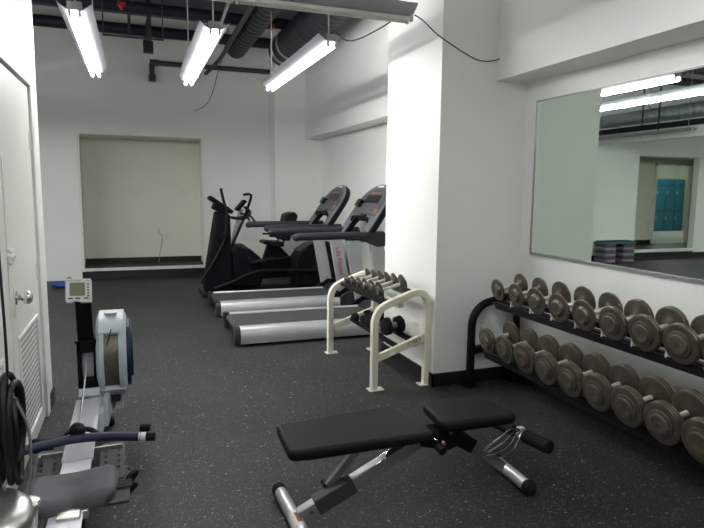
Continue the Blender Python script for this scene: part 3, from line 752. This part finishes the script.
B().bar((1.42, by, .55), (1.60, by, 1.22), .08, .07, up=(1, 0, 0)).make('mast', M['upright'], t, bev=.01)
B().bar((1.52, by, 1.20), (1.66, by, 1.36), .26, .05, up=(-.7, 0, .7)).make('console', M['blackpl'], t, bev=.012)
B().tube([(1.58, by-.05, 1.15), (1.70, by-.22, 1.12), (1.78, by-.24, 1.02)], .016, 8).tube([(1.58, by+.05, 1.15), (1.70, by+.22, 1.12), (1.78, by+.24, 1.02)], .016, 8).make('handlebar', M['black'], t)
for s in (-1, 1):
    B().tube([(2.26, by+s*.19, .70), (2.18, by+s*.26, .78), (2.0, by+s*.26, .80)], .018, 8).make('side_handle', M['black'], t)
    B().cyl((1.62, by+s*.12, .36), (1.62, by+s*.20, .36), .02, n=10).bar((1.62, by+s*.17, .36), (1.62+s*.12, by+s*.17, .30), .02, .035).make('crank', M['silver2'], t)
    B().box((1.57+s*.12, by+s*.26-.05, .28), (1.67+s*.12, by+s*.26+.05, .31)).cyl((1.62+s*.12, by+s*.17, .295), (1.62+s*.12, by+s*.3, .295), .01, n=8).make('pedal', M['rubber'], t)

# ================================================================== weight bench
t = thing('weight_bench', 'adjustable weight bench with flat charcoal pads and silver legs in the foreground', 'bench', (1.25, 2.45, 0))
yc = 2.445
def pad(outline, z0, z1, nm, tiltf=None, bev=.02):
    b = B().xy(outline, z0, z1); o = b.make(nm, M['vinyl'], t, bev=bev, seg=4)
    return o
import itertools
def quadpad(c, z0, z1, nm, r=.045, zl=0., zr=0.):
    """rounded-corner pad from four plan corners (ccw), z offset blends in x"""
    n = 5; pts = []
    m = len(c)
    for i in range(m):
        p = Vector(c[i]); a = (Vector(c[i-1])-p).normalized(); b_ = (Vector(c[(i+1) % m])-p).normalized()
        s, e = p+a*r, p+b_*r
        for k in range(n+1):
            u = k/n; pts.append((1-u)**2*s+2*u*(1-u)*p+u*u*e)
    xs = [p[0] for p in c]; x0, x1 = min(xs), max(xs)
    f = lambda a, b_, d: Vector((a, b_, d+zl+(zr-zl)*(a-x0)/(x1-x0)))
    b = B(); b.prism([(p.x, p.y) for p in pts], f, z0, z1)
    return b.make(nm, M['vinyl'], t, bev=.018, seg=4)
quadpad([(.572, 2.29), (1.265, 2.285), (1.20, 2.67), (.585, 2.615)], .402, .452, 'back_pad')
quadpad([(1.325, 2.335), (1.745, 2.325), (1.735, 2.64), (1.35, 2.62)], .405, .455, 'seat_pad', r=.05, zl=.01, zr=.005)
# dark edge piping under pads
B().box((.66, 2.33, .385), (1.2, 2.55, .399)).box((1.39, 2.37, .395), (1.70, 2.56, .412)).make('pad_board', M['black'], t)
# main beam from rear foot up to hinge
B().bar((.66, yc+.02, .055), (1.30, yc, .365), .055, .06, up=(0, 0, 1)).make('main_beam', M['beam'], t, bev=.006)
B().bar((.74, yc+.018, .094), (.92, yc+.01, .181), .070, .078, up=(0, 0, 1)).make('adjustment_sleeve', M['mgrey'], t, bev=.006)
B().bar((.90, yc+.015, .195), (1.20, yc, .345), .048, .012, up=(0, 0, 1)).make('ladder_rail', M['chrome'], t)
B().bar((.805, yc+.045, .165), (1.02, yc+.045, .395), .034, .030, up=(0, 1, 0)).make('support_strut', M['beam'], t, bev=.004)
B().cyl((.80, yc+.04, .165), (.80, yc+.09, .165), .014, n=10).make('pull_pin', M['rubber'], t)
B().cyl((.71, yc-.022, .085), (.71, yc-.006, .085), .010, n=10).make('bolt', M['chrome'], t)
# rear foot
fo = B().cyl((.635, 2.73, .042), (.650, 2.18, .042), .032, n=20).make('rear_foot', M['silver'], t)
each(B().cyl((.6345, 2.765, .040), (.635, 2.72, .040), .036, n=20).cyl((.650, 2.19, .040), (.651, 2.15, .040), .036, n=20), 'foot_cap', M['rubber'], fo)
st = B()
for y0, y1, m_ in ((2.37, 2.49, 0),):
    n = 10
    ring = []
    for k in range(n+1):
        a = math.radians(60+150*k/n); ring.append((.0325*math.cos(a), .0325*math.sin(a)))
    out = [(x*1.02, z*1.02) for x, z in ring[::-1]]
    st.prism(ring+out, lambda a, b_, d: Vector((.6435+a, d, .042+b_)), y0, y1)
st.make('warning_label', M['stickerw'], fo)
st = B(); ring = [(.0333*math.cos(math.radians(a)), .0333*math.sin(math.radians(a))) for a in range(62, 110, 8)]
st.prism(ring+[(x*1.02, z*1.02) for x, z in ring[::-1]], lambda a, b_, d: Vector((.6435+a, d, .042+b_)), 2.39, 2.47)
st.make('orange_band', M['orange'], fo)
# hinge block, brackets
B().xz([(1.25, .33), (1.25, .40), (1.44, .40), (1.50, .33), (1.40, .29)], yc-.045, yc+.045).make('hinge_plate', M['black'], t, bev=.004)
B().cyl((1.305, yc-.09, .372), (1.305, yc+.09, .372), .008, n=12).make('hinge_pin', M['chrome'], t)
B().cyl((1.305, yc-.15, .345), (1.305, yc-.11, .35), .02, n=14).make('pull_knob', M['rubber'], t)
B().cyl((1.325, yc-.128, .372), (1.325, yc-.115, .372), .009, n=12).make('red_cap', M['orange'], t)
# front leg and foot
B().bar((1.42, yc, .385), (1.80, yc+.10, .080), .06, .06, up=(0, 0, 1)).make('front_leg', M['gun'], t, bev=.006)
B().bar((1.36, yc, .40), (1.55, yc+.006, .28), .082, .075, up=(0, 0, 1)).make('front_sleeve', M['black'], t, bev=.006)
fo = B().cyl((1.865, 2.66, .040), (1.855, 2.38, .040), .032, n=20).make('front_foot', M['silver'], t)
each(B().ball((1.8545, 2.365, .040), .039, 10).ball((1.8655, 2.675, .040), .039, 10), 'foot_cap', M['rubber'], fo)
B().cyl((1.40, yc-.06, .392), (1.40, yc-.03, .392), .013, n=12).make('leg_bolt', M['chrome'], t)
# leg roller: foam pads on cross tube carried by a wire-like bracket
B().cyl((1.92, 2.76, .225), (1.99, 2.40, .225), .016, n=12).make('roller_tube', M['black'], t)
B().cyl((1.908, 2.80, .225), (1.942, 2.63, .225), .034, n=20).make('foam_roller', M['foam'], t, bev=.008)
B().cyl((1.957, 2.555, .225), (1.992, 2.385, .225), .037, n=20).make('foam_roller', M['foam'], t, bev=.008)
for d_ in (-.055, -.018, .018, .055):
    q = lambda x, y, z, w: (x+d_*w*.7, y, z-d_*w*.8)
    B().tube([q(1.635, yc+.0, .215, .45), q(1.71, yc+.01, .222, .9), q(1.80, yc+.04, .236, 1.0), q(1.88, 2.54, .248, .75), q(1.94, 2.57, .250, .25)], .0045, 8).make('roller_bracket', M['chrome'], t)
B().box((1.932, 2.565, .21), (1.97, 2.60, .265)).make('bracket_block', M['silver'], t, bev=.004)

# ================================================================== rowing machine
rx = -.275
t = thing('rowing_machine', 'rowing machine with pale blue flywheel cage and grey seat by the louvred door', 'rowing machine', (rx, 2.8, 0))
# rail
B().bar((rx, 1.25, .305), (rx-.01, 3.42, .285), .055, .10, up=(0, 0, 1)).make('rail', M['erg'], t, bev=.006)
B().bar((rx-.0, 2.70, .362), (rx-.01, 3.52, .352), .125, .012, up=(0, 0, 1)).bar((rx, 1.25, .358), (rx, 2.7, .358), .115, .008).make('rail_cap', M['railw'], t)
B().bar((rx, 1.30, .30), (rx, 1.27, .02), .05, .04, up=(0, 1, 0)).box((rx-.22, 1.24, 0), (rx+.22, 1.31, .035)).make('rear_leg', M['blackpl'], t, bev=.008)
# front beam and feet
B().bar((rx+.02, 3.35, .26), (rx+.03, 3.98, .20), .09, .13).make('front_beam', M['erg'], t, bev=.008)
B().bar((rx+.05, 3.80, .20), (rx+.06, 4.02, .03), .06, .05, up=(0, 1, 0)).box((rx-.04, 3.99, 0), (rx+.10, 4.05, .04)).make('front_leg', M['blackpl'], t, bev=.008)
B().bar((rx+.075, 3.5, .27), (rx+.10, 3.95, .26), .03, .16).make('side_cover', M['erg'], t, bev=.006)
# chain housing / arm base: black box with a window
b = B(); y0, y1 = 3.60, 3.68
xa, xb, za, zb = rx-.068, rx+.040, .395, .675
b.box((xa, y0, za), (xa+.022, y1, zb)); b.box((xb-.022, y0, za), (xb, y1, zb)); b.box((xa, y0, za), (xb, y1, za+.05)); b.box((xa, y0, zb-.07), (xb, y1, zb))
b.make('chain_housing', M['blackpl'], t, bev=.006)
B().box((xa+.022, y1-.012, za+.05), (xb-.022, y1-.002, zb-.07)).make('housing_insert', M['railw'], t)
B().bar((rx-.012, 3.64, .395), (rx-.01, 3.6, .34), .11, .05, up=(0, 1, 0)).make('housing_foot', M['erg'], t)
# monitor arm
B().bar((rx-.020, 3.645, .64), (rx-.020, 3.58, .94), .085, .035, up=(0, 1, .2)).make('monitor_arm', M['blackpl'], t, bev=.008)
B().bar((rx-.014, 3.62, .655), (rx-.014, 3.62, .675), .11, .02, up=(0, 1, 0)).cyl((rx-.078, 3.63, .665), (rx+.045, 3.63, .665), .010, n=10).make('arm_clamp', M['dgrey'], t)
# monitor
mo = Vector((rx-.036, 3.545, .975)); mx = Vector((1, -.05, -.01)).normalized(); mu = Vector((0, .30, .95)).normalized(); mn = mx.cross(mu)
def MF(a, b_, d): return mo+mx*a*.80+mu*b_*.86+mn*d
outl = rrect(-.083, -.078, .083, .078, .012, 3)
ol = [(-.083, .070), (-.083, -.066), (-.075, -.078), (-.045, -.078), (-.030, -.068), (.0, -.068), (.012, -.078), (.075, -.078), (.083, -.066), (.083, .070), (.075, .078), (-.075, .078)]
m_ = B().prism(ol, MF, -.018, .018).make('monitor', M['monitor'], t, bev=.004)
B().prism(rrect(-.055, -.034, .042, .052, .003, 2), MF, .018, .0195).make('lcd_screen', M['lcd'], m_)
k = B()
for q in range(5): k.prism(rrect(.056, .036-.019*q, .069, .044-.019*q, .002, 2), MF, .018, .0205)
for a in (-.05, -.005, .05): k.prism(rrect(a-.015, -.054, a+.015, -.046, .003, 2), MF, .018, .0205)
k.make('button', M['dgrey'], m_)
B().prism(rrect(-.066, .061, .02, .066, .001, 1), MF, .018, .019).prism(rrect(.045, .061, .07, .065, .001, 1), MF, .018, .019).make('printed_strip', M['silver2'], m_)
# flywheel: perforated drum inside pale shell, axle across
fx0, fx1 = rx+.032, rx+.198; fy, fz, fr_ = 3.80, .545, .255
fxc = (fx0+fx1)/2
fw = B().cyl((fxc-.048, fy, fz), (fxc+.048, fy, fz), fr_-.022, n=48).make('flywheel_guard', M['mesh'], t)
for xa_, xb_ in ((fx0, fxc-.040), (fxc+.040, fx1)):
    s = B(); r = fr_
    o = Vector((xa_, fy, fz)); L = xb_-xa_
    prf = [(0, r*.30), (0, r*.86), (.010, r*.96), (.022, r), (L-.002, r), (L, r*.99), (L, r*.90)] if xa_ == fx0 else [(0, r*.90), (0, r*.99), (.002, r), (L-.022, r), (L-.010, r*.96), (L, r*.86), (L, r*.30)]
    s.lathe(o, (1, 0, 0), prf, 48)
    s.make('flywheel_shell', M['erg'], t)
cs = B()     # bridge pieces over the drum, top and bottom
for a0, a1 in ((40, 112), (240, 318)):
    n = 10; lo = []; hi = []
    for k in range(n+1):
        a = math.radians(a0+(a1-a0)*k/n)
        lo.append((fy-math.cos(a)*(fr_-.03), fz+math.sin(a)*(fr_-.03))); hi.append((fy-math.cos(a)*(fr_+.006), fz+math.sin(a)*(fr_+.006)))
    cs.yz(lo+hi[::-1], fx0+.012, fx1-.012)
each(cs, 'shell_bridge', M['erg'], t, bev=.006)
B().box((fxc-.035, fy-.10, fz+fr_-.0), (fxc+.035, fy-.02, fz+fr_+.012)).make('name_plate', M['stickerw'], t, bev=.004)
B().cyl((fx1-.002, fy, fz), (fx1+.020, fy, fz), fr_*.80, n=40).cyl((fx1+.015, fy, fz), (fx1+.034, fy, fz), fr_*.6, n=40).make('damper_cover', M['navy'], t, bev=.004)
B().box((fxc-.04, fy-.12, fz-fr_-.02), (fxc+.04, fy-.04, fz-fr_+.03)).make('drum_foot', M['dgrey'], t, bev=.006)
B().bar((fxc, fy, fz-fr_+.02), (fxc, fy, .20), .10, .10, up=(0, 1, 0)).bar((fxc, fy, .22), (rx+.03, fy, .22), .1, .08).make('drum_support', M['erg'], t)
# chain and handle
B().tube([(rx-.015, 3.60, .60), (rx-.008, 3.3, .52), (rx-.005, 2.86, .45)], .005, 8, smooth=3).make('chain', M['gun'], t)
B().tube([(rx+.02, 3.62, .63), (rx+.05, 3.60, .60), (rx+.09, 3.59, .64), (rx+.12, 3.58, .74)], .003, 6).make('sensor_wire', M['wire'], t)
hb_ = B().tube([(rx-.31, 2.68, .425), (rx-.18, 2.735, .428), (rx-.05, 2.775, .43), (rx+.06, 2.78, .428), (rx+.17, 2.76, .425), (rx+.265, 2.735, .42)], .020, 12).make('handle', M['navy'], t)
B().cyl((rx+.255, 2.737, .4205), (rx+.285, 2.732, .419), .020, n=12).make('handle_ring', M['stickerw'], hb_)
each(B().cyl((rx+.284, 2.732, .419), (rx+.325, 2.724, .417), .019, n=12).cyl((rx+.262, 2.80, .438), (rx+.305, 2.79, .436), .017, n=12).cyl((rx-.345, 2.665, .425), (rx-.30, 2.683, .425), .019, n=12), 'handle_cap', M['rubber'], hb_)
B().ball((rx-.005, 2.81, .455), .036, 8, (1, .8, 1.1)).tube([(rx-.09, 2.775, .432), (rx-.05, 2.84, .44), (rx-.005, 2.855, .445), (rx+.05, 2.84, .44), (rx+.09, 2.785, .432)], .012, 8).make('handle_yoke', M['black'], t)
B().bar((rx-.16, 2.83, .345), (rx+.18, 2.84, .345), .014, .02).cyl((rx-.16, 2.84, .345), (rx-.22, 2.92, .05), .012, n=8).make('foot_crossbar', M['silver2'], t)
B().cyl((rx-.13, 3.0, .33), (rx-.20, 3.0, .33), .028, n=14).ball((rx-.205, 3.0, .33), .035, 8).make('hook_roller', M['rubber'], t)
# footboards
for s in (-1, 1):
    cx_ = rx+s*.135+.0
    fb = B()
    def G(a, b_, d): return Vector((cx_+a, 2.62, .17))+Vector((0, 1, .42)).normalized()*b_+Vector((0, -.42, 1)).normalized()*d
    # sloped plate with rows of round holes read as dark plugs
    p = thing_part = B().prism(rrect(-.075, .0, .075, .20, .012, 3), G, 0, .02).make('footboard', M['foot'], t, bev=.004)
    B().prism(rrect(-.055, .12, .055, .34, .02, 3), G, .02, .034).make('heel_cup', M['foot'], p, bev=.004)
    k = B()
    for r_ in range(4):
        for q in (-1, 1): k.prism(rrect(q*.028-.007, .18+r_*.034, q*.028+.007, .192+r_*.034, .003, 2), G, .034, .036)
    each(k, 'adjustment_slot', M['cove'], p)
    B().prism(rrect(-.085, .06, .085, .10, .005, 2), G, .034, .040).make('foot_strap', M['dgrey'], p)
    k = B()
    for q in (-1, 1): k.cyl(G(q*.070, .17, .02), G(q*.070, .17, .03), .006, n=8)
    each(k, 'bolt', M['chrome'], p)
    B().bar((cx_, 2.80, .16), (rx+s*.02, 2.80, .25), .04, .05, up=(0, 1, 0)).box((cx_-.06, 2.72, .12), (cx_+.06, 2.86, .17)).make('footboard_bracket', M['dgrey'], t)
B().tube([(rx+.18, 2.70, .20), (rx+.205, 2.74, .235), (rx+.235, 2.79, .23), (rx+.23, 2.80, .21), (rx+.18, 2.74, .17)], .012, 8).tube([(rx+.18, 2.68, .18), (rx+.21, 2.71, .205), (rx+.235, 2.74, .19), (rx+.18, 2.71, .15)], .010, 8).make('strap_loop', M['rubber'], t)
# seat: sculpted pad
sx, sy, sz = rx+.012, 2.36, .415
b = B(); NX, NY = 25, 17
def seat_pt(i, j, top):
    u = -1+2*i/(NX-1); v = -1+2*j/(NY-1)
    # superellipse-like rounding of the plan
    f = (1-.10*abs(v)**4) ; g = (1-.16*abs(u)**5)
    x = u*.165*f; y = v*.125*g+(.02*(1-u*u) if v > 0 else 0)+.018*u
    y -= (-.03*math.exp(-(u*3.2)**2)) if v < -.5 else 0
    rim = max(abs(u), abs(v))
    h = .016*abs(u)**1.6-.004*math.cos(PI*u)*.5-.020*math.exp(-(u*3)**2)*(v < .2)*(.5-.5*v)
    e = -.022*max(0, rim-.80)**1.5/.2**1.5
    if top: return Vector((sx+x, sy+y, sz+h+e))
    return Vector((sx+x*.93, sy+y*.93, sz-.055+h*.4))
T = [[b.bm.verts.new(seat_pt(i, j, True)) for j in range(NY)] for i in range(NX)]
Q = [[b.bm.verts.new(seat_pt(i, j, False)) for j in range(NY)] for i in range(NX)]
for i in range(NX-1):
    for j in range(NY-1):
        b.bm.faces.new((T[i][j], T[i+1][j], T[i+1][j+1], T[i][j+1])); b.bm.faces.new((Q[i][j], Q[i][j+1], Q[i+1][j+1], Q[i+1][j]))
for i in range(NX-1):
    b.bm.faces.new((T[i][0], Q[i][0], Q[i+1][0], T[i+1][0])); b.bm.faces.new((T[i][-1], T[i+1][-1], Q[i+1][-1], Q[i][-1]))
for j in range(NY-1):
    b.bm.faces.new((T[0][j], T[0][j+1], Q[0][j+1], Q[0][j])); b.bm.faces.new((T[-1][j], Q[-1][j], Q[-1][j+1], T[-1][j+1]))
b.make('seat', M['seatgrey'], t, ang=70)
each(B().box((rx-.075, sy-.12, .335), (rx-.045, sy+.1, .37)).box((rx+.045, sy-.12, .335), (rx+.075, sy+.1, .37)).box((rx-.03, sy-.16, .352), (rx+.05, sy-.06, .372)), 'seat_carriage', M['brush'], t, bev=.004)
each(B().cyl((rx-.06, sy-.10, .30), (rx+.06, sy-.10, .30), .02, n=14).cyl((rx-.075, sy+.08, .30), (rx+.075, sy+.08, .30), .02, n=14), 'seat_roller', M['rubber'], t)

# ================================================================== floor polisher at the left edge
px, py = -.47, 2.02
t = thing('floor_polisher', 'brushed metal floor polisher cut off at the left edge, in front of the rowing machine', 'floor polisher', (px, py, 0))
B().lathe((px, py, .02), (0, 0, 1), [(0, .17), (.01, .20), (.06, .205), (.10, .19), (.13, .12)], 36).make('brush_deck', M['rubber'], t)
B().lathe((px-.05, py-.02, .14), (.08, -.06, 1), [(0, .12), (.02, .155), (.38, .158), (.415, .152), (.430, .135), (.434, .10), (.436, .02)], 44).make('motor_housing', M['brush'], t)
B().lathe((px+.105, py+.03, .43), (.1, .0, 1), [(0, .026), (.085, .026), (.088, .031), (.100, .033), (.108, .028), (.112, .010)], 28).make('cap', M['brush'], t)
B().bar((px+.02, py+.0, .45), (px+.12, py+.03, .45), .05, .03).make('cap_bracket', M['dgrey'], t)
B().tube([(px-.07, py+.08, .20), (px-.08, py+.12, .60), (px-.09, py+.13, 1.10)], .014, 10).make('handle_pole', M['silver2'], t)
B().tube([(px+.06, py+.11, .89), (px+.085, py+.11, .83), (px+.108, py+.11, .76), (px+.115, py+.10, .68), (px+.108, py+.09, .58), (px+.09, py+.08, .50)], .005, 8).make('cord_guard', M['silver2'], t)
c = B()
for k in range(15):
    rr = (.105 if k < 8 else .072)+.010*math.sin(k*2.1); xx = px+.078-.0175*(k % 8); pts = []
    for q in range(20):
        a = 2*PI*q/20
        pts.append((xx+.006*math.sin(a*2+k), py+.10+rr*math.cos(a)+.01*math.sin(k), .755+rr*1.60*math.sin(a)-.012*math.cos(k*1.7)))
    c.tube(pts, .0105, 8, smooth=2, closed=True)
tag(c.make('cable_coil', M['wire']), 'thick coil of black cable hanging at the left edge above the metal polisher', 'cable')
tag(B().tube([(px+.060, py+.09, .90), (px+.064, py+.09, 1.0), (px+.062, py+.09, 1.25), (px+.055, py+.09, 1.6)], .0045, 8).make('hanging_cable', M['wire']), 'black cord rising along the door from the cable coil', 'cord')

# ================================================================== world, camera, view
w = bpy.data.worlds.new('World'); scene.world = w; w.use_nodes = True
w.node_tree.nodes['Background'].inputs[0].default_value = (.02, .02, .022, 1); w.node_tree.nodes['Background'].inputs[1].default_value = 1
f = 587.83; pitch, roll, yaw = math.radians(7.201), math.radians(.6375), math.radians(20.2015)
Fv = Vector((math.sin(yaw)*math.cos(pitch), math.cos(yaw)*math.cos(pitch), -math.sin(pitch)))
R0 = Fv.cross(Vector((0, 0, 1))).normalized(); U0 = R0.cross(Fv)
Rv = math.cos(roll)*R0+math.sin(roll)*U0; Uv = math.cos(roll)*U0-math.sin(roll)*R0
cam = bpy.data.cameras.new('Camera'); co = bpy.data.objects.new('Camera', cam); C.objects.link(co)
mw = Matrix.Identity(4)
for i in range(3): mw[i][0] = Rv[i]; mw[i][1] = Uv[i]; mw[i][2] = -Fv[i]
mw[2][3] = 1.55
co.matrix_world = mw
cam.sensor_fit = 'HORIZONTAL'; cam.sensor_width = 36; cam.lens = f/704*36; cam.clip_start = .05; cam.clip_end = 100
scene.camera = co
vs = scene.view_settings
vs.view_transform = 'Standard'; vs.look = 'None'; vs.gamma = 1; vs.use_curve_mapping = False; vs.exposure = 1.42
